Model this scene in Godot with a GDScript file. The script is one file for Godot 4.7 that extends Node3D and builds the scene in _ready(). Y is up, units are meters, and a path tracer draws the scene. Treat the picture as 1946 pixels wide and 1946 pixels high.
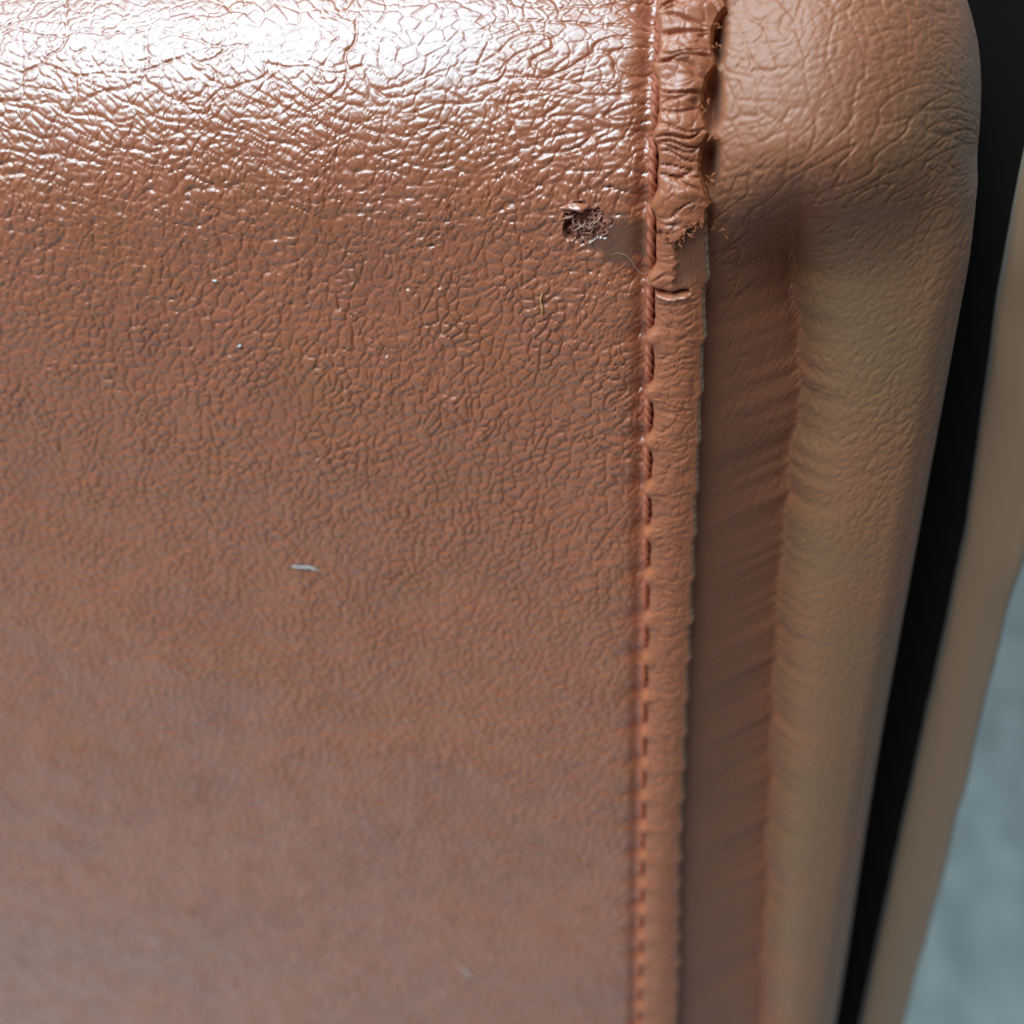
extends Node3D
# Close-up of the top corner of a worn brown leather sofa cushion. All builder lengths are millimetres, turned to metres when a mesh is made.

const MM := 0.001
const Q := 1.0           # grid spacing, 1 for the finished surface
const ROLL_R := 25.0      # radius of the padded top edge
const ROLL_AT := 3.0      # height at which the front begins to roll back
const GAPS: Array[float] = [32.3, 26.6, 21.4, 16.6, 11.2, 5.5, -1.3, -7.1, -12.9, -18.4, -24.1, -29.7, -35.5, -41.5, -47.2, -53.3, -59.0]

var gaps: Array[float] = []
var n_warp := noise(0.22, 11)
var n_warp2 := noise(0.22, 12)
var n_mod := noise(0.07, 13)
var n_big := noise(0.025, 14)
var n_line := noise(1.0, 15)
var n_fine := noise(1.6, 16)
var n_tone := noise(0.05, 17)
var n_edge := noise(0.9, 18)
var c_mid := cells(0.72, 21)
var c_small := cells(1.3, 22)
var c_large := cells(0.2, 23)
var c_long := cells(0.75, 24)
var c_side := cells(0.9, 25)

# what a surface function leaves behind
var ox := 0.0
var oc := Color(1, 1, 1)


func noise(f: float, s: int) -> FastNoiseLite:
	var n := FastNoiseLite.new()
	n.noise_type = FastNoiseLite.TYPE_SIMPLEX_SMOOTH
	n.frequency = f; n.seed = s; n.fractal_type = FastNoiseLite.FRACTAL_NONE
	return n

func cells(f: float, s: int) -> FastNoiseLite:
	var n := FastNoiseLite.new()
	n.noise_type = FastNoiseLite.TYPE_CELLULAR
	n.frequency = f; n.seed = s; n.fractal_type = FastNoiseLite.FRACTAL_NONE
	n.cellular_return_type = FastNoiseLite.RETURN_DISTANCE2_SUB
	n.cellular_distance_function = FastNoiseLite.DISTANCE_EUCLIDEAN
	n.cellular_jitter = 1.0
	return n

func leather(tone: Color, rough: float, spec: float, coat: float, coat_rough: float, sheen: float) -> StandardMaterial3D:
	var m := StandardMaterial3D.new()
	m.albedo_color = Color.WHITE
	m.albedo_color = tone.linear_to_srgb()
	m.vertex_color_use_as_albedo = true
	m.roughness = rough; m.metallic_specular = spec
	if coat > 0.0:
		m.uv1_triplanar = true; m.uv1_scale = Vector3(22, 22, 22)
		m.clearcoat_texture = polish()
		m.clearcoat_enabled = true; m.clearcoat = coat; m.clearcoat_roughness = coat_rough
	if sheen > 0.0:
		m.rim_enabled = true; m.rim = sheen; m.rim_tint = 0.0
	return m

var polish_map: ImageTexture
func polish() -> ImageTexture:   # how much finish is left: rubbed patches and fine pores
	if polish_map: return polish_map
	var im := Image.create(512, 512, false, Image.FORMAT_R8)
	var a := noise(0.012, 71)
	a.fractal_type = FastNoiseLite.FRACTAL_FBM
	a.fractal_octaves = 4
	var b := noise(0.16, 72)
	var big := a.get_seamless_image(512, 512)
	var small := b.get_seamless_image(512, 512)
	for y in 512:
		for x in 512:
			var t := 0.68 + 0.62 * big.get_pixel(x, y).r
			if small.get_pixel(x, y).r > 0.8: t -= 0.3
			im.set_pixel(x, y, Color(clampf(t, 0, 1), 0, 0))
	polish_map = ImageTexture.create_from_image(im)
	return polish_map

func plain(tone: Color, rough: float, spec := 0.4) -> StandardMaterial3D:
	var m := StandardMaterial3D.new()
	m.albedo_color = tone.linear_to_srgb(); m.roughness = rough; m.metallic_specular = spec
	return m


# ---- the rolled profile of the cushion: point and outward normal at arc height v
func on(v: float) -> Vector3:
	if v <= ROLL_AT: return Vector3(0, v, 0)
	var t := (v - ROLL_AT) / ROLL_R
	return Vector3(0, ROLL_AT + ROLL_R * sin(t), ROLL_R * cos(t) - ROLL_R)

func out_of(v: float) -> Vector3:
	if v <= ROLL_AT: return Vector3(0, 0, 1)
	var t := (v - ROLL_AT) / ROLL_R
	return Vector3(0, sin(t), cos(t))

func at(x: float, v: float, h: float) -> Vector3:
	return (on(v) + out_of(v) * h + Vector3(x, 0, 0)) * MM

func steps(a: float, b: float, first: float, last: float) -> PackedFloat32Array:
	var r := PackedFloat32Array()
	var n := int(ceil(2.0 * absf(b - a) / (first + last) / Q))
	for i in n + 1:
		var t := float(i) / n
		# spacing runs linearly from first to last
		r.append(a + (b - a) * (first * t + 0.5 * (last - first) * t * t) / (first + 0.5 * (last - first)))
	return r

func sheet(us: PackedFloat32Array, vs: PackedFloat32Array, f: Callable) -> ArrayMesh:
	var nu := us.size()
	var nv := vs.size()
	var pos := PackedVector3Array(); pos.resize(nu * nv)
	var nor := PackedVector3Array(); nor.resize(nu * nv)
	var col := PackedColorArray(); col.resize(nu * nv)
	var k := 0
	for j in nv:
		var v := vs[j]
		var p := on(v)
		var n := out_of(v)
		for i in nu:
			var h: float = f.call(us[i], v)
			pos[k] = (p + n * h + Vector3(ox, 0, 0)) * MM
			col[k] = oc
			k += 1
	k = 0
	for j in nv:
		var ja := maxi(j - 1, 0) * nu
		var jb := mini(j + 1, nv - 1) * nu
		for i in nu:
			var du := pos[j * nu + mini(i + 1, nu - 1)] - pos[j * nu + maxi(i - 1, 0)]
			var dv := pos[jb + i] - pos[ja + i]
			nor[k] = (du * 1e4).cross(dv * 1e4).normalized()
			k += 1
	var idx := PackedInt32Array(); idx.resize((nu - 1) * (nv - 1) * 6)
	k = 0
	for j in nv - 1:
		for i in nu - 1:
			var a := j * nu + i
			idx[k] = a; idx[k + 1] = a + nu; idx[k + 2] = a + nu + 1
			idx[k + 3] = a; idx[k + 4] = a + nu + 1; idx[k + 5] = a + 1
			k += 6
	var arr := []
	arr.resize(Mesh.ARRAY_MAX)
	arr[Mesh.ARRAY_VERTEX] = pos; arr[Mesh.ARRAY_NORMAL] = nor; arr[Mesh.ARRAY_COLOR] = col; arr[Mesh.ARRAY_INDEX] = idx
	var m := ArrayMesh.new()
	m.add_surface_from_arrays(Mesh.PRIMITIVE_TRIANGLES, arr)
	return m

# a tube along points (metres); twist > 0 gives the look of two plied yarns
func tube(pts: Array, radius: float, sides := 6, twist := 0.0, taper := true) -> ArrayMesh:
	var st := SurfaceTool.new()
	st.begin(Mesh.PRIMITIVE_TRIANGLES)
	st.set_smooth_group(0)
	var n := pts.size()
	var side := Vector3(0, 0, 1)
	for i in n:
		var d: Vector3 = (pts[mini(i + 1, n - 1)] - pts[maxi(i - 1, 0)])
		d = d.normalized()
		var a := d.cross(side)
		if a.length() < 0.1: a = d.cross(Vector3(1, 0, 0))
		a = a.normalized()
		var b := a.cross(d).normalized()
		var t := float(i) / (n - 1)
		var r := radius * MM * (clampf(4.0 * minf(t, 1.0 - t) + 0.25, 0.0, 1.0) if taper else 1.0)
		for s in sides:
			var th := TAU * s / sides
			var rr := r * (1.0 + (0.34 * cos(2.0 * th - twist * t) if twist > 0.0 else 0.0))
			st.add_vertex(pts[i] + (a * cos(th) + b * sin(th)) * rr)
	for i in n - 1:
		for s in sides:
			var p := i * sides + s
			var q := i * sides + (s + 1) % sides
			for w in [p, q, q + sides, p, q + sides, p + sides]: st.add_index(w)
	st.generate_normals()
	return st.commit()

func part(called: String, mesh: Mesh, m: Material, parent: Node3D) -> MeshInstance3D:
	var o := MeshInstance3D.new()
	o.name = called; o.mesh = mesh; o.material_override = m
	parent.add_child(o, true)
	return o

func tag(o: Node3D, label: String, category := "", group := "", kind := "") -> void:
	if label: o.set_meta("label", label)
	if category: o.set_meta("category", category)
	if group: o.set_meta("group", group)
	if kind: o.set_meta("kind", kind)


# ---- leather surfaces: each returns the height above the profile and leaves ox and oc
const TEAR := Vector2(-5.2, 3.6)   # x, v of the torn hole

func tear_edge(x: float, v: float) -> float:   # below 1 inside the hole
	var a := (x - TEAR.x) / 1.95
	var b := (v - TEAR.y) / (1.6 + 0.4 * clampf(-a, -1, 1))
	return sqrt(a * a + b * b) + 0.32 * n_edge.get_noise_2d(x, v * 1.1 + 40.0)

func stitch_phase(v: float) -> float:   # distance in mm to the nearest needle gap
	var best := 99.0
	for g in gaps:
		var d := absf(v - g)
		if d < best: best = d
	return best

func below_gap(v: float) -> float:   # 0 just below a needle gap, 1 just above the next one
	for i in gaps.size() - 1:
		if v <= gaps[i] and v > gaps[i + 1]: return (gaps[i] - v) / (gaps[i] - gaps[i + 1])
	return 0.5

var last_v := 1e9
var last_gap := 0.0
func gap_at(v: float) -> float:
	if v != last_v:
		last_v = v
		last_gap = stitch_phase(v)
	return last_gap

const SCRATCHES: Array[Vector4] = [Vector4(-66, -1, -59, -5.5), Vector4(-24, -45, -12, -52), Vector4(-19, -46, -9, -51), Vector4(-28, -24, -17, -27), Vector4(-52, -33, -47, -32.4), Vector4(-12, 9.5, -6.4, 4.2)]

func scratch(x: float, v: float) -> float:
	var best := 0.0
	for s in SCRATCHES:
		if v < minf(s.y, s.w) - 0.3 or v > maxf(s.y, s.w) + 0.3 or x < s.x or x > s.z: continue
		var t := (x - s.x) / (s.z - s.x)
		var d := v - lerpf(s.y, s.w, t) - 0.25 * n_edge.get_noise_2d(x * 0.4, s.x)
		best = maxf(best, exp(-d * d / 0.008) * sin(PI * t) * clampf(0.6 + n_edge.get_noise_2d(x * 1.5, s.y), 0.0, 1.0))
	return best

func groove(n: float, w: float) -> float:
	return exp(-n * n / (w * w))

func front(x: float, v: float) -> float:
	ox = x
	var wx := n_warp.get_noise_2d(x, v) * 0.5
	var wy := n_warp2.get_noise_2d(x, v) * 0.5
	var md := n_mod.get_noise_2d(x, v)
	var big := n_big.get_noise_2d(x * 0.8, v)
	var upper := smoothstep(-9.0, 7.0, v + 7.0 * md)         # the stretched grain along the rolled edge
	var near := smoothstep(-22.0, -2.0, x)                      # puckered towards the seam
	# lines that sag to the right on the far side, level near the seam
	var flow := v + 0.3 * minf(x + 22.0, 0.0) + wy * 0.7 + 0.9 * n_tone.get_noise_2d(x, v)
	var top := smoothstep(9.0, 18.0, v)
	var flat := 1.0 - 0.72 * top
	var h := 0.0
	# pebble grain
	var e := c_mid.get_noise_2d(x * (1.12 - 0.14 * near) + wx, v * (1.4 + 0.1 * near) + wy - 0.12 * x) + 1.0
	var deepness := 0.95 + 0.4 * n_mod.get_noise_2d(x * 2.2 + 40.0, v * 2.2)
	h += (0.165 * deepness * smoothstep(0.0, 0.22, e) + 0.075 * e * e / (e + 0.25)) * (1.0 - 0.6 * upper) * flat
	e = c_small.get_noise_2d(x * 0.78 + wx, v * 0.95 + wy + 0.1 * x) + 1.0
	h += 0.06 * smoothstep(0.0, 0.24, e) * (0.6 + 0.8 * md) * (1.0 - 0.3 * top)
	# big crease net, in patches
	e = c_large.get_noise_2d(x * 0.8 + 1.3 * wx, v * 1.5 + 1.3 * wy) + 1.0
	h -= 0.09 * exp(-e * e / 0.0018) * smoothstep(-0.25, 0.35, md + 0.2)
	# thin stretch lines, long and nearly level, in places
	h -= 0.075 * (1.0 - upper) * groove(n_line.get_noise_2d(x * 0.085 + 120.0, (v + 0.17 * x + wy) * 0.33), 0.05) * smoothstep(-0.3, 0.3, n_mod.get_noise_2d(x + 250.0, v))
	if upper > 0.0:
		e = c_long.get_noise_2d(x * 0.82 + wx, flow * 1.3) + 1.0
		h += upper * (lerpf(0.085 * smoothstep(0.0, 0.25, e), 0.06 * smoothstep(0.0, 0.14, e), top) + lerpf(0.07, 0.01, top) * e * e / (e + 0.2))
		# long wrinkles running with the edge
		h -= upper * 0.12 * groove(n_line.get_noise_2d(x * 0.075 + 9.0, flow * 0.34), 0.07) * smoothstep(22.0, 12.0, v)
	if near > 0.0:
		# level creases that run into the stitches
		h -= near * (0.07 + 0.1 * upper) * groove(n_line.get_noise_2d(x * 0.11 + 31.0, (v + 0.5 * wy) * 0.42), 0.08)
	h += 0.012 * n_fine.get_noise_2d(x, v * 1.2) * flat
	# rubbed patch under the tear, smoothed
	var px := (x + 2.1) / 3.2
	var pv := (v - 2.1) / 2.3
	var rub := smoothstep(1.15, 0.6, sqrt(px * px + pv * pv) + 0.3 * n_edge.get_noise_2d(x * 0.7, v * 0.7))
	h = lerpf(h, 0.05 + 0.25 * h, rub)
	# slow swell of the padding, and the dip at the seam
	h += 0.4 * big + 0.05 * md - 1.1 * smoothstep(0.5, 1.6, x)
	var fold := x + 0.2
	h -= 0.6 * exp(-fold * fold / 0.6) + 0.1 * exp(-fold * fold / 5.0) + 0.28 * exp(-fold * fold / 60.0) * smoothstep(2.0, 20.0, v)
	var g := gap_at(v)
	h -= 0.3 * exp(-fold * fold / 1.6) * exp(-g * g / 0.9)
	h -= 0.16 * exp(-(x + 0.8) * (x + 0.8) / 3.0) * exp(-g * g / 1.4)
	# tone of the hide: slow drift, a little ruddier at the seam, darker where the finish is rubbed
	var t := 1.0 + 0.09 * n_tone.get_noise_2d(x, v) + 0.05 * md
	var hue := n_tone.get_noise_2d(x * 1.3 + 800.0, v * 1.3) + 0.5 * n_mod.get_noise_2d(x * 1.5 + 500.0, v * 1.5)
	var c := Color(t, t * (1.0 + 0.01 * hue), t * (1.0 - 0.16 * hue))
	var sc := scratch(x, v)
	if sc > 0.0:
		h -= 0.03 * sc
		c = c.lerp(Color(1.35 * t, 1.6 * t, 2.0 * t), 0.5 * sc)
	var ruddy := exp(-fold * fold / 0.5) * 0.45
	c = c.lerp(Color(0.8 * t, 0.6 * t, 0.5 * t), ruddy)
	c = c.lerp(Color(0.36, 0.46, 0.55), rub * 0.85)
	var d := tear_edge(x, v)
	if d < 1.7:
		var lip := exp(-(d - 1.1) * (d - 1.1) / 0.02)
		h += 0.16 * lip * smoothstep(-4.0, -7.0, x) + 0.05 * lip
		if d < 1.12:
			var inside := smoothstep(1.08, 0.92, d)
			var pit := -0.36 + 0.16 * n_edge.get_noise_2d(x * 2.2, v * 2.2) - 0.45 * smoothstep(-6.0, -7.0, x) + 0.2 * smoothstep(-4.6, -3.4, x)
			h = lerpf(h, h + pit, inside)
			c = c.lerp(Color(0.55, 0.62, 0.8), inside)
	oc = c
	return h

func welt_left(v: float) -> float:
	var g := gap_at(v)
	return 1.0 - lerpf(0.78, 0.5, smoothstep(-1.0, 4.0, v)) * exp(-g * g / 0.7) + 0.08 * n_edge.get_noise_2d(3.0, v) - smoothstep(8.0, 20.0, v) * 0.35

func welt_right(v: float) -> float:
	var x := 5.35 + 0.5 * exp(-(v - 24.0) * (v - 24.0) / 30.0) - 0.55 * exp(-(v - 12.0) * (v - 12.0) / 40.0) + smoothstep(-75.0, -125.0, v) * 0.75
	# the raw edge is drawn in between the stitches, sharply below each one
	var ph := below_gap(v)
	var saw := pow(ph, 2.5) + 0.6 * exp(-ph * ph / 0.006)
	var how := 0.34 + 0.18 * n_mod.get_noise_2d(700.0, floor((v + 300.0) / 5.76) * 23.0)
	return x + how * (saw - 0.3) - smoothstep(3.0, 9.0, v) * 0.5 * sin(PI * ph) + 0.05 * n_edge.get_noise_2d(60.0, v * 1.4)

func peel_line(x: float) -> float:   # where the torn top layer ends
	return 3.35 - 0.9 * exp(-(x - 2.6) * (x - 2.6) / 0.5) + 0.7 * smoothstep(3.0, 4.8, x) + 0.35 * n_edge.get_noise_2d(x * 2.2, 5.0)

func welt_relief(x: float, v: float) -> float:
	var up := smoothstep(1.0, 9.0, v)
	var wob := n_warp.get_noise_2d(x + 50.0, v) * 0.7
	var h := -0.6 * up * groove(n_line.get_noise_2d(x * 0.06 + 70.0, (v + wob) * 0.42), 0.075)
	h -= (0.12 + 0.22 * up) * groove(n_line.get_noise_2d(x * 0.13 + 5.0, (v + wob) * 0.62), 0.12)
	var e := c_small.get_noise_2d(x * 0.42, v * 0.85 + wob) + 1.0
	h += 0.075 * smoothstep(0.0, 0.25, e)
	e = c_mid.get_noise_2d(x * 1.1 + 77.0, v * 1.6 + wob) + 1.0
	h += 0.05 * smoothstep(0.0, 0.2, e)
	h += 0.03 * n_fine.get_noise_2d(x * 0.35, v)
	h += up * 0.28 * n_mod.get_noise_2d(x * 1.2 + 90.0, v * 5.0)
	return h

func welt(u: float, v: float) -> float:
	var xl := welt_left(v)
	var xr := welt_right(v)
	var h := 0.0
	if u < 0.2:
		var th := u / 0.2
		ox = xl + 0.55 * th * th
		h = -0.9 + 1.95 * sqrt(1.0 - (1.0 - th) * (1.0 - th)) + 0.6 * welt_relief(ox, v) * smoothstep(0.2, 1.0, th)
	else:
		var t := (u - 0.2) / 0.8
		ox = lerpf(xl + 0.55, xr, t)
		h = 1.05 + 0.42 * sin(PI * clampf(t * 0.94 + 0.03, 0, 1)) - 0.3 * t
		var edge := lerpf(0.6, 1.0, smoothstep(0.0, 0.12, t)) * (1.0 - 0.6 * smoothstep(0.75, 1.0, t))
		h += welt_relief(ox, v) * edge
	var g := gap_at(v)
	h += lerpf(0.14, 0.03, smoothstep(-1.0, 4.0, v)) * exp(-g * g / 1.0) * exp(-(ox - xl - 0.4) * (ox - xl - 0.4) / 0.4)
	var tn := 1.0 + 0.1 * n_tone.get_noise_2d(ox * 3.0 + 20.0, v) + 0.06 * n_mod.get_noise_2d(ox * 2.0, v * 2.0)
	oc = Color(tn * 1.02, tn, tn)
	oc = oc.lerp(Color(tn * 1.12, tn * 1.08, tn * 0.85), 0.6 * exp(-g * g / 1.2) * exp(-(ox - xl - 0.3) * (ox - xl - 0.3) / 0.5))
	# torn top layer: proud above the line, bare below it on the right
	var pl := peel_line(ox)
	if v > pl: h += 0.3 * smoothstep(pl + 9.0, pl + 3.0, v)
	elif v > pl - 9.0:
		var bare := smoothstep(2.5, 3.1, ox + 0.3 * n_edge.get_noise_2d(1.0, v * 1.2)) * smoothstep(pl - 7.0, pl - 4.0, v)
		oc = oc.lerp(Color(0.4, 0.45, 0.52), bare * 0.9)
		h = lerpf(h, 1.15 - 0.07 * (ox - 2.5), bare * 0.8)
	# short cut across the welt
	var cv := v + 2.35 - 0.12 * sin(ox * 2.0)
	if absf(cv) < 2.0 and ox > 0.5 and ox < 4.3:
		var m := smoothstep(0.5, 1.0, ox) * smoothstep(4.3, 3.8, ox)
		h -= 0.75 * m * exp(-cv * cv / 0.05)
		h += 0.3 * m * exp(-(cv + 0.42) * (cv + 0.42) / 0.06)
	return h

func cut_edge(u: float, v: float) -> float:   # raw edge of the welt, u runs down it
	var xr := welt_right(v)
	var top := 0.78 + 0.3 * smoothstep(peel_line(5.0), peel_line(5.0) + 0.4, v) * smoothstep(13.0, 6.0, v)
	ox = xr + 0.3 * u + 0.03 * n_edge.get_noise_2d(u * 2.0, v * 3.0)
	var t := 1.0 + 0.25 * n_edge.get_noise_2d(u * 3.0 + 9.0, v * 2.0)
	oc = Color(t, t, t).lerp(Color(0.75, 0.36, 0.2), smoothstep(1.0, 6.0, v))
	return lerpf(top, top - 0.5, u) + (0.0 if u < 0.99 else -1.2)

# heights across the side: strip falling away from the welt, valley, bulge, back
func valley_x(v: float) -> float:
	return 13.6 + 1.9 * smoothstep(0.0, -20.0, v) + 0.05 * (clampf(-v - 45.0, 0.0, 120.0)) + 0.5 * n_mod.get_noise_2d(200.0, v * 1.5) + 0.22 * n_edge.get_noise_2d(200.0, v * 0.5)

func side(u: float, v: float) -> float:
	var deep := smoothstep(11.0, -5.0, v)
	var vx := valley_x(v)
	var edge_x := 30.4 + 1.2 * smoothstep(-60.0, -140.0, v)
	var x := 0.0
	var h := 0.0
	var back := 0.0
	if u <= 0.72:
		x = lerpf(4.4, edge_x - 4.0, u / 0.72)
	else:
		# turns round into the gap
		var a := (u - 0.72) / 0.28
		var th := minf(a * 2.2, 1.0) * PI * 0.5
		x = edge_x - 4.0 + 4.0 * sin(th)
		back = 4.6 * (1.0 - cos(th)) + maxf(a * 2.2 - 1.0, 0.0) * 17.0
	# full puffed curve of the corner
	var s := clampf((x - 4.4) / (edge_x - 8.4), 0.0, 1.2)
	var puff := -0.7 + 2.6 * sin(PI * minf(s * 0.9, 1.0)) - 7.0 * pow(s, 3.0)
	# hollow side with strip, valley and bulge
	var strip := -0.7 - 9.3 * pow(clampf((x - 4.4) / (vx - 4.4), 0.0, 1.0), 1.1)
	var b := clampf((x - vx) / (edge_x - 4.0 - vx), 0.0, 1.2)
	var bulge := -9.7 + 5.0 * (1.0 - exp(-b * 3.6)) - 1.8 * b * b
	var k := smoothstep(vx - 1.5, vx + 1.5, x)
	h = lerpf(puff, lerpf(strip, bulge, k), deep) - back
	# relief
	var wx := n_warp.get_noise_2d(x + 300.0, v) * 0.7
	var wy := n_warp2.get_noise_2d(x + 300.0, v) * 0.7
	var md := n_mod.get_noise_2d(x + 300.0, v)
	var smooth_back := 1.0 - smoothstep(2.0, 6.0, back)
	var e := c_side.get_noise_2d((x + 0.6 * v) * 0.75 + wx, (v - 0.5 * x) * 0.95 + wy) + 1.0
	var calm := 0.5 + 0.5 * smoothstep(vx - 2.0, vx + 1.0, x)
	h += 0.075 * calm * smoothstep(0.0, 0.28, e) * smooth_back * (0.8 + 0.6 * md)
	e = c_small.get_noise_2d((x + 0.5 * v) * 0.7 + 40.0, (v - 0.4 * x) * 1.0) + 1.0
	h += 0.05 * calm * smoothstep(0.0, 0.3, e) * smooth_back
	h += 0.02 * calm * n_fine.get_noise_2d((x + v) * 0.4, (v - x) * 0.8) * smooth_back
	var up := smoothstep(-3.0, 5.0, v - 0.55 * (x - 13.0))
	if up > 0.0:
		e = c_large.get_noise_2d((x + 0.35 * v) * 2.3 + wx * 0.6, v * 1.3 + wy * 0.6) + 1.0
		h -= 0.085 * up * exp(-e * e / 0.006) * smooth_back
	# diagonal wrinkles at the end of the valley, and short ones all along it
	var q := x - vx
	var rad := exp(-(q * q) / (14.0 if q > 0.0 else 3.0))
	var dd := v - 4.0 - 0.6 * (x - 13.0)
	h -= 0.17 * groove(n_line.get_noise_2d((x + v) * 0.1 + 40.0, (v - 0.62 * x) * 0.4), 0.08) * exp(-dd * dd / 60.0) * smooth_back
	var l2 := groove(n_line.get_noise_2d(x * 0.6 + 4.0, (v + 0.5 * absf(q)) * 1.1 + wy), 0.2)
	h -= 0.12 * l2 * rad * deep
	var l4 := groove(n_line.get_noise_2d(x * 1.0 + 60.0, (v - 0.8 * q) * 1.0 + wy), 0.18)
	h -= 0.12 * l4 * exp(-(q * q) / 5.0) * deep
	# fine level wrinkles on the strip
	h -= 0.08 * groove(n_line.get_noise_2d(x * 0.3 + 14.0, (v - 0.12 * x + 0.6 * wy) * 0.75), 0.14) * smoothstep(vx, vx - 4.0, x)
	# dark holes between the stitches where the welt lifts on the roll
	if x < 8.0 and v > 2.0:
		var g := gap_at(v)
		h -= 2.0 * smoothstep(3.0, 8.0, v) * exp(-(x - 5.5) * (x - 5.5) / 0.28) * (1.0 - exp(-g * g / 1.2))
	ox = x
	var t := 1.0 + 0.1 * n_tone.get_noise_2d(x + 400.0, v) + 0.06 * md
	# grey sheen of cool light on the proud part, painted into the colour
	var painted_sheen := smoothstep(0.0, lerpf(6.0, 1.6, deep), q - maxf(v - 2.0, 0.0) * 0.52 + 0.8 * n_mod.get_noise_2d(x * 2.0, v * 2.5) + 0.2)
	oc = Color(t, t, t).lerp(Color(0.76 * t, 1.6 * t, 3.5 * t), painted_sheen * 0.9)
	# cracked finish, paler on the ridges of the valley
	var worn := rad * deep * smoothstep(0.6, 0.1, l4) * smoothstep(-0.35, 0.25, n_edge.get_noise_2d(x * 1.3, v * 0.9)) * smooth_back
	oc = oc.lerp(Color(1.0, 1.6, 2.6), 0.2 * worn)
	return h


func _ready() -> void:
	# camera
	var cam := Camera3D.new()
	cam.name = "camera"
	cam.transform = Transform3D(Basis(Vector3(0.98373779, -0.05552105, -0.17081386), Vector3(-0.05049471, 0.82717635, -0.55966916), Vector3(0.1723666, 0.5591929, 0.81092111)).orthonormalized(), Vector3(6.4535, 37.8417, 95.85) * MM)
	cam.near = 0.01; cam.far = 30.0
	var att := CameraAttributesPhysical.new()
	var focal := 4.3
	att.frustum_focal_length = focal
	att.exposure_aperture = 2.2
	att.frustum_focus_distance = 0.101
	att.frustum_near = 0.01; att.frustum_far = 30.0
	cam.attributes = att
	cam.fov = 50.0
	add_child(cam)
	cam.current = true
	# air of the room, and the window
	var env := Environment.new()
	env.background_mode = Environment.BG_COLOR
	env.background_color = Color(0.95, 0.97, 1.0).linear_to_srgb()
	env.background_energy_multiplier = 0.085
	env.tonemap_mode = Environment.TONE_MAPPER_LINEAR
	env.tonemap_exposure = 0.89
	env.sdfgi_enabled = true; env.ssao_enabled = true; env.ssil_enabled = true
	var we := WorldEnvironment.new()
	we.name = "world_environment"
	we.environment = env
	add_child(we)
	lamp("window_light", Vector2(0.95, 0.9), Color(0.79, 0.94, 1.0), 4.5, Vector3(-0.44, 0.95, 0.43))
	lamp("fill_light", Vector2(1.5, 1.0), Color(0.95, 0.98, 1.0), 0.16, Vector3(-0.52, -0.74, 0.5))  # added low fill in place of bounce off the floor, no lamp there
	build()


func lamp(called: String, size: Vector2, tint: Color, energy: float, from: Vector3) -> void:
	var l := AreaLight3D.new()
	l.name = called
	l.area_size = size; l.light_color = tint; l.light_energy = energy
	l.area_range = 6.0; l.shadow_enabled = true
	add_child(l)
	l.look_at_from_position(from, Vector3.ZERO)


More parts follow.
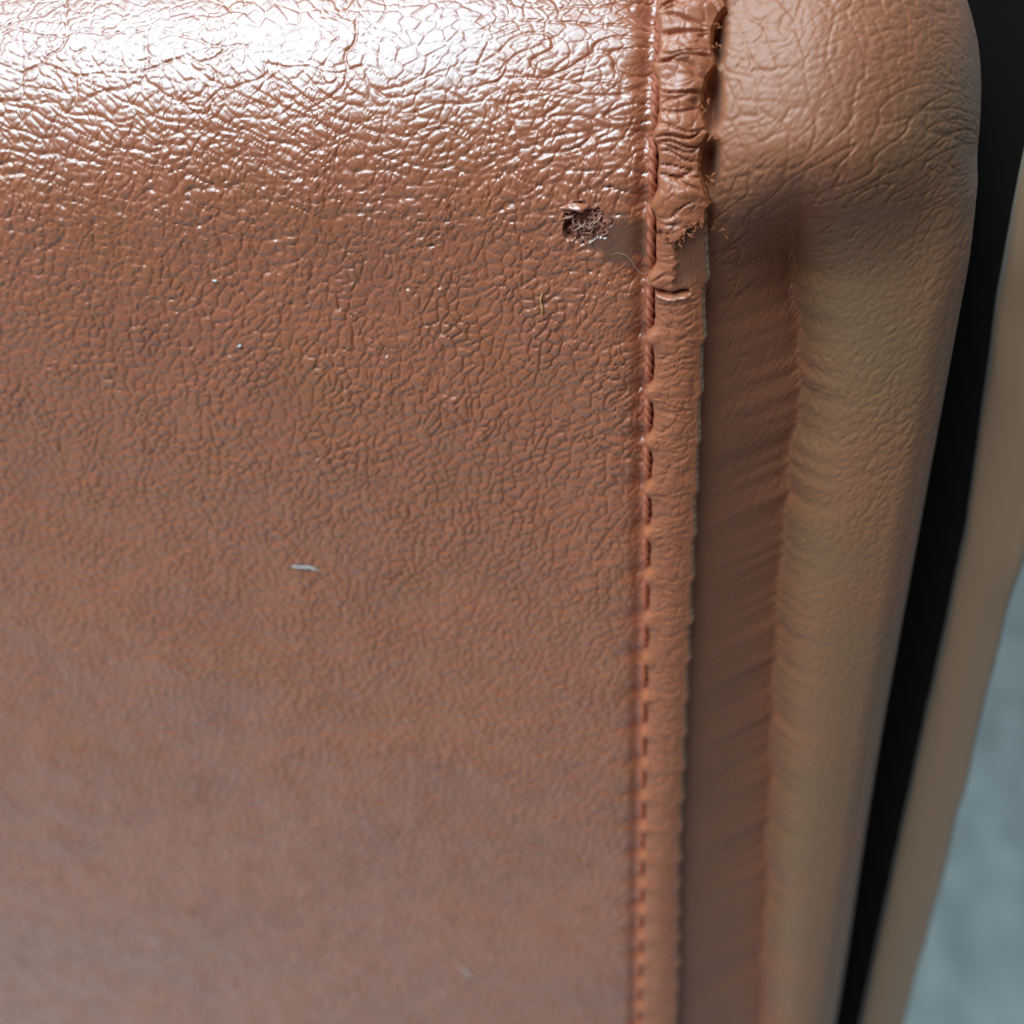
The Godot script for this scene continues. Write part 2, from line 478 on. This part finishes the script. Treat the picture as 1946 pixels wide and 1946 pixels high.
func build() -> void:
	for g in GAPS: gaps.append(g)
	var gg := -59.0
	while gg > -175.0:
		gg -= 5.76
		gaps.append(gg)
	var rng := RandomNumberGenerator.new()
	rng.seed = 7
	var hide := Color(0.36, 0.086, 0.031)
	var m_front := leather(hide, 0.42, 0.6, 1.0, 0.26, 0.2)
	var m_welt := leather(Color(0.365, 0.092, 0.035), 0.55, 0.45, 0.7, 0.33, 0.06)
	var m_side := leather(Color(0.315, 0.092, 0.038), 0.6, 0.45, 0.35, 0.42, 0.15)
	var m_raw := leather(Color(0.46, 0.27, 0.18), 0.95, 0.2, 0.0, 0.5, 0.0)
	var m_thread := plain(Color(0.33, 0.075, 0.035), 0.55)
	var m_pale := plain(Color(0.36, 0.105, 0.045), 0.9, 0.2)
	var m_lint := plain(Color(0.55, 0.52, 0.49), 0.8)
	var m_fibre := plain(Color(0.45, 0.2, 0.14), 0.7)

	# floor, far below
	var floor_img := carpet()
	var fm := plain(Color(1, 1, 1), 0.95, 0.2)
	fm.albedo_texture = floor_img
	fm.uv1_scale = Vector3(10, 10, 1)
	var pm := PlaneMesh.new()
	pm.size = Vector2(4, 4)
	var fl := MeshInstance3D.new()
	fl.name = "floor"; fl.mesh = pm; fl.material_override = fm
	fl.position = Vector3(0.3, -0.95, 0)
	add_child(fl)
	tag(fl, "mottled blue grey carpet far below the sofa", "", "", "structure")

	# cushion
	var cushion := Node3D.new()
	cushion.name = "leather_cushion"
	add_child(cushion)
	tag(cushion, "worn brown leather sofa cushion with stitched welt and torn corner", "cushion")
	var vs := steps(30.0, -172.0, 0.075, 0.42)
	vs.reverse()
	var us := steps(2.6, -128.0, 0.075, 0.2)
	us.reverse()
	part("front_panel", sheet(us, vs, front), m_front, cushion)
	var vw := steps(34.0, -172.0, 0.07, 0.3)
	vw.reverse()
	var uw := PackedFloat32Array()
	for i in 73: uw.append(i / 72.0)
	part("welt", sheet(uw, vw, welt), m_welt, cushion)
	var ue := PackedFloat32Array([0.0, 0.15, 0.5, 0.85, 0.98, 1.0])
	tag(part("cut_edge", sheet(ue, vw, cut_edge), m_raw, cushion), "raw greyish cut edge of the welt")
	var uside := PackedFloat32Array()
	for i in 271: uside.append(i / 270.0)
	var vside := steps(34.0, -172.0, 0.12, 0.36)
	vside.reverse()
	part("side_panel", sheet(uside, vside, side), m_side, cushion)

	# thread between the needle gaps, two plied yarns
	gaps.sort()
	for i in gaps.size() - 1:
		var a := gaps[i + 1] - 0.35
		var b := gaps[i] + 0.55
		var pts := []
		for s in 37:
			var t := s / 36.0
			var dip := pow(absf(2.0 * t - 1.0), 4.0)
			pts.append(at(0.42 + 0.12 * sin(t * 3.0) + 0.25 * smoothstep(0.7, 1.0, t), lerpf(a, b, t), 0.12 - 0.22 * smoothstep(-15.0, -45.0, a) - 0.75 * dip))
		part("stitch", tube(pts, 0.33, 12, 30.0, false), m_thread, cushion)

	details(cushion, rng, m_front, m_pale, m_fibre, m_lint, m_raw)

	# frame beside the cushion
	var frame := Node3D.new()
	frame.name = "sofa_frame"
	frame.position = Vector3(0.0425, -0.95, -0.045)
	add_child(frame)
	tag(frame, "narrow brown leather edged sofa frame beside the cushion, behind a dark gap", "sofa frame")
	part("leather_border", border(), leather(Color(0.31, 0.155, 0.085), 0.65, 0.4, 0.1, 0.5, 0.3), frame).position = -frame.position
	var gap_box := BoxMesh.new()
	gap_box.size = Vector3(0.028, 1.02, 0.03)
	var lp := part("gap_shade", gap_box, plain(Color(0.010, 0.0065, 0.005), 0.95, 0.2), frame)  # near black filler put in for the shade deep in the gap
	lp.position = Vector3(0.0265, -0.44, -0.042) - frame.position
	tag(lp, "near black filler that stands in for the shade in the gap")


func curl(rng: RandomNumberGenerator, x: float, v: float, h: float, length: float, lift: float, n := 7) -> Array:
	var pts := []
	var ang := rng.randf() * TAU
	var p := Vector3(x, v, h)
	for i in n:
		pts.append(at(p.x, p.y, p.z + lift * sin(PI * i / (n - 1.0))))
		ang += rng.randf_range(-0.9, 0.9)
		p += Vector3(cos(ang), sin(ang), rng.randf_range(-0.2, 0.2)) * length / n
	return pts

func details(cushion: Node3D, rng: RandomNumberGenerator, m_front: Material, m_pale: Material, m_fibre: Material, m_lint: Material, m_raw: Material) -> void:
	# raw backing of the hide, seen in the hole
	var bed := func(x: float, v: float) -> float:
		var d := tear_edge(x, v)
		var h := front(x, v)
		var t := 1.0 + 0.5 * n_fine.get_noise_2d(x * 1.6, v * 1.6) + 0.3 * n_edge.get_noise_2d(x * 2.0, v * 2.0)
		oc = Color(t, t, t)
		return h + 0.1 + 0.12 * n_fine.get_noise_2d(x * 1.3 + 9.0, v * 1.3) if d < 0.97 else h - 0.3
	part("torn_backing", sheet(steps(-7.6, -3.0, 0.08, 0.08), steps(1.6, 5.8, 0.08, 0.08), bed), leather(Color(0.32, 0.105, 0.07), 0.95, 0.2, 0.0, 0.5, 0.2), cushion)
	# fibres in the hole
	for i in 26:
		var x := rng.randf_range(-6.3, -3.9)
		var v := rng.randf_range(2.5, 4.5) - 0.12 * (x + 5.0)
		if tear_edge(x, v) > 0.9: continue
		var mf := plain(Color(0.34, 0.14, 0.10).lerp(Color(0.5, 0.28, 0.21), rng.randf()), 0.9, 0.2)
		part("torn_fibre", tube(curl(rng, x, v, -0.42, rng.randf_range(1.1, 2.2), rng.randf_range(0.2, 0.5), 9), rng.randf_range(0.04, 0.075), 5), mf, cushion)
	# skin of the tear lifted at its upper corner
	var st := SurfaceTool.new()
	st.begin(Mesh.PRIMITIVE_TRIANGLES)
	st.set_smooth_group(0)
	var nu := 12
	var nw := 8
	for j in nw + 1:
		for i in nu + 1:
			var a := float(i) / nu
			var b := float(j) / nw
			var root := Vector2(lerpf(-7.75, -5.2, a), lerpf(5.1, 5.85, sin(a * PI * 0.5)) - 0.45 * a * a)
			var dir := Vector2(0.75, -0.65)
			var reach := 1.15 * sin(PI * clampf(a * 0.9 + 0.08, 0, 1)) * (0.8 + 0.25 * n_edge.get_noise_2d(a * 3.0, 80.0))
			var q := root + dir * reach * b
			var hh := front(root.x, root.y) * (1.0 - b) + 0.02 + 0.75 * sin(b * 1.9) * sin(PI * clampf(a * 0.9 + 0.05, 0, 1)) - 0.15 * b
			st.set_color(Color(1, 1, 1).lerp(Color(0.7, 0.7, 0.75), smoothstep(0.8, 1.0, b)))
			st.add_vertex(at(q.x, q.y, hh))
	for j in nw:
		for i in nu:
			var k := j * (nu + 1) + i
			for w in [k, k + 1, k + nu + 2, k, k + nu + 2, k + nu + 1]: st.add_index(w)
	st.generate_normals()
	part("torn_flap", st.commit(), m_front, cushion)
	# frayed fringe where the top layer of the welt has come away
	for i in 34:
		var x := rng.randf_range(1.3, 5.2)
		var v := peel_line(x) + rng.randf_range(-0.35, 0.15)
		part("frayed_fibre", tube(curl(rng, x, v, 1.45, rng.randf_range(0.5, 1.1), rng.randf_range(0.05, 0.25), 6), rng.randf_range(0.035, 0.07), 5), m_pale, cushion)
	# loose ends of thread on the far side of the welt
	for p in [Vector2(6.6, 22.2), Vector2(5.3, 19.7), Vector2(5.1, 18.2), Vector2(4.95, 13.2), Vector2(5.2, 11.0), Vector2(5.25, 7.7), Vector2(5.7, 7.2), Vector2(6.0, 3.2), Vector2(6.9, 2.7)]:
		for i in 3:
			part("loose_thread", tube(curl(rng, p.x + rng.randf_range(-0.2, 0.5), p.y + rng.randf_range(-0.25, 0.25), 0.35 if p.y > 4.0 else -0.6, rng.randf_range(0.5, 1.0), 0.3, 6), rng.randf_range(0.045, 0.09), 5), m_pale, cushion)
	# lint and hair lying on the leather
	lay("lint_fibre", [Vector2(-40.6, -37.4), Vector2(-39.4, -37.5), Vector2(-38.3, -37.45), Vector2(-37.2, -37.9)], 0.085, m_lint, "white lint fibre lying level on the plain front, left of the seam", "lint", "lint fibres on the cushion")
	lay("lint_fibre", [Vector2(-26.6, -112.3), Vector2(-25.7, -113.4), Vector2(-24.6, -115.2)], 0.12, m_lint, "blurred pale lint fibre near the bottom of the cushion front", "lint", "lint fibres on the cushion")
	lay("yellow_fibre", [Vector2(-9.5, -2.9), Vector2(-9.75, -3.7), Vector2(-9.62, -4.5), Vector2(-9.7, -5.3)], 0.1, plain(Color(0.5, 0.24, 0.09), 0.7), "short upright yellow fibre below and left of the tear", "fibre")
	lay("hair", [Vector2(-3.2, 0.75), Vector2(-2.3, 0.95), Vector2(-1.4, 0.4), Vector2(-0.8, -0.5), Vector2(-0.2, -1.0), Vector2(0.35, -0.8)], 0.024, plain(Color(0.34, 0.22, 0.17), 0.7), "fine pale hair curling into the seam below the tear", "hair")
	lay("lint_speck", [Vector2(-42.5, -2.2), Vector2(-42.25, -2.3), Vector2(-42.0, -2.25)], 0.12, m_lint, "upper of two tiny pale specks left of centre", "speck", "dust specks on the cushion")
	lay("lint_speck", [Vector2(-41.2, -9.3), Vector2(-40.95, -9.2), Vector2(-40.8, -9.3)], 0.12, m_lint, "lower of two tiny pale specks left of centre", "speck", "dust specks on the cushion")

func lay(called: String, path: Array, radius: float, m: Material, label: String, category: String, group := "") -> void:
	var c := Curve3D.new()
	for i in path.size():
		var p: Vector2 = path[i]
		var d: Vector2 = (path[mini(i + 1, path.size() - 1)] - path[maxi(i - 1, 0)]) / 5.0
		c.add_point(Vector3(p.x, p.y, 0), -Vector3(d.x, d.y, 0), Vector3(d.x, d.y, 0))
	var mid := Vector3.ZERO
	var pts := []
	for i in 15:
		var q := c.sample_baked(c.get_baked_length() * i / 14.0)
		var hh := front(q.x, q.y)
		pts.append(at(q.x, q.y, maxf(hh, 0.0) + radius * 0.9 + 0.05))
	mid = pts[7]
	for i in 15: pts[i] -= mid
	var o := MeshInstance3D.new()
	o.name = called if not has_node(called) else called + "_001"
	o.mesh = tube(pts, radius, 6); o.material_override = m
	o.position = mid
	add_child(o)
	tag(o, label, category, group)


func border() -> ArrayMesh:
	# a padded board: rounded section, straight down to the floor
	var sec: Array[Vector2] = []
	var l := 37.3
	var r := 47.3
	for i in 9:
		var th := PI * 0.5 * i / 8.0
		sec.append(Vector2(l + 0.9 - 0.9 * cos(th), -25.9 + 0.9 * sin(th)))
	for i in 5: sec.append(Vector2(lerpf(l + 0.9, r - 2.6, (i + 1) / 6.0), -25.0 + 0.5 * sin(PI * (i + 1) / 6.0)))
	for i in 9:
		var th := PI * 0.5 * i / 8.0
		sec.append(Vector2(r - 2.6 + 2.6 * sin(th), -27.6 + 2.6 * cos(th)))
	sec.append(Vector2(r, -56.0))
	sec.push_front(Vector2(l, -28.0))
	var st := SurfaceTool.new()
	st.begin(Mesh.PRIMITIVE_TRIANGLES)
	st.set_smooth_group(0)
	var n := sec.size()
	var rows := 160
	for j in rows + 1:
		var y := lerpf(70.0, -950.0, pow(float(j) / rows, 2.0))
		var lean := 2.2 * smoothstep(-5.0, -50.0, y)
		for i in n:
			var p := sec[i]
			var w := 0.5 * n_mod.get_noise_2d(500.0 + p.x, y) if i > 0 and i < n - 1 else 0.0
			var fold := -0.7 * exp(-(p.x - 40.8) * (p.x - 40.8) / 0.4) * smoothstep(-45.0, -20.0, y) if i > 0 and i < n - 1 else 0.0
			st.set_color(Color.WHITE)
			st.add_vertex(Vector3(p.x + lean * clampf((r - p.x) / (r - l), 0.0, 1.0) + w * 0.4, y, p.y + w + fold) * MM)
	for j in rows:
		for i in n - 1:
			var a := j * n + i
			for q in [a, a + 1, a + n + 1, a, a + n + 1, a + n]: st.add_index(q)
	st.generate_normals()
	return st.commit()


func carpet() -> ImageTexture:
	var im := Image.create(256, 256, false, Image.FORMAT_RGB8)
	var a := noise(1.0, 61)
	for y in 256:
		for x in 256:
			var t := 0.5 + 0.28 * a.get_noise_3d(cos(TAU * x / 256.0) * 1.6, sin(TAU * x / 256.0) * 1.6 + 3.0, y * 0.02) + 0.3 * a.get_noise_2d(x * 0.35, y * 0.35)
			var c := Color(0.27, 0.28, 0.275).lerp(Color(0.60, 0.595, 0.57), clampf(t, 0, 1))
			im.set_pixel(x, y, c.linear_to_srgb())
	return ImageTexture.create_from_image(im)
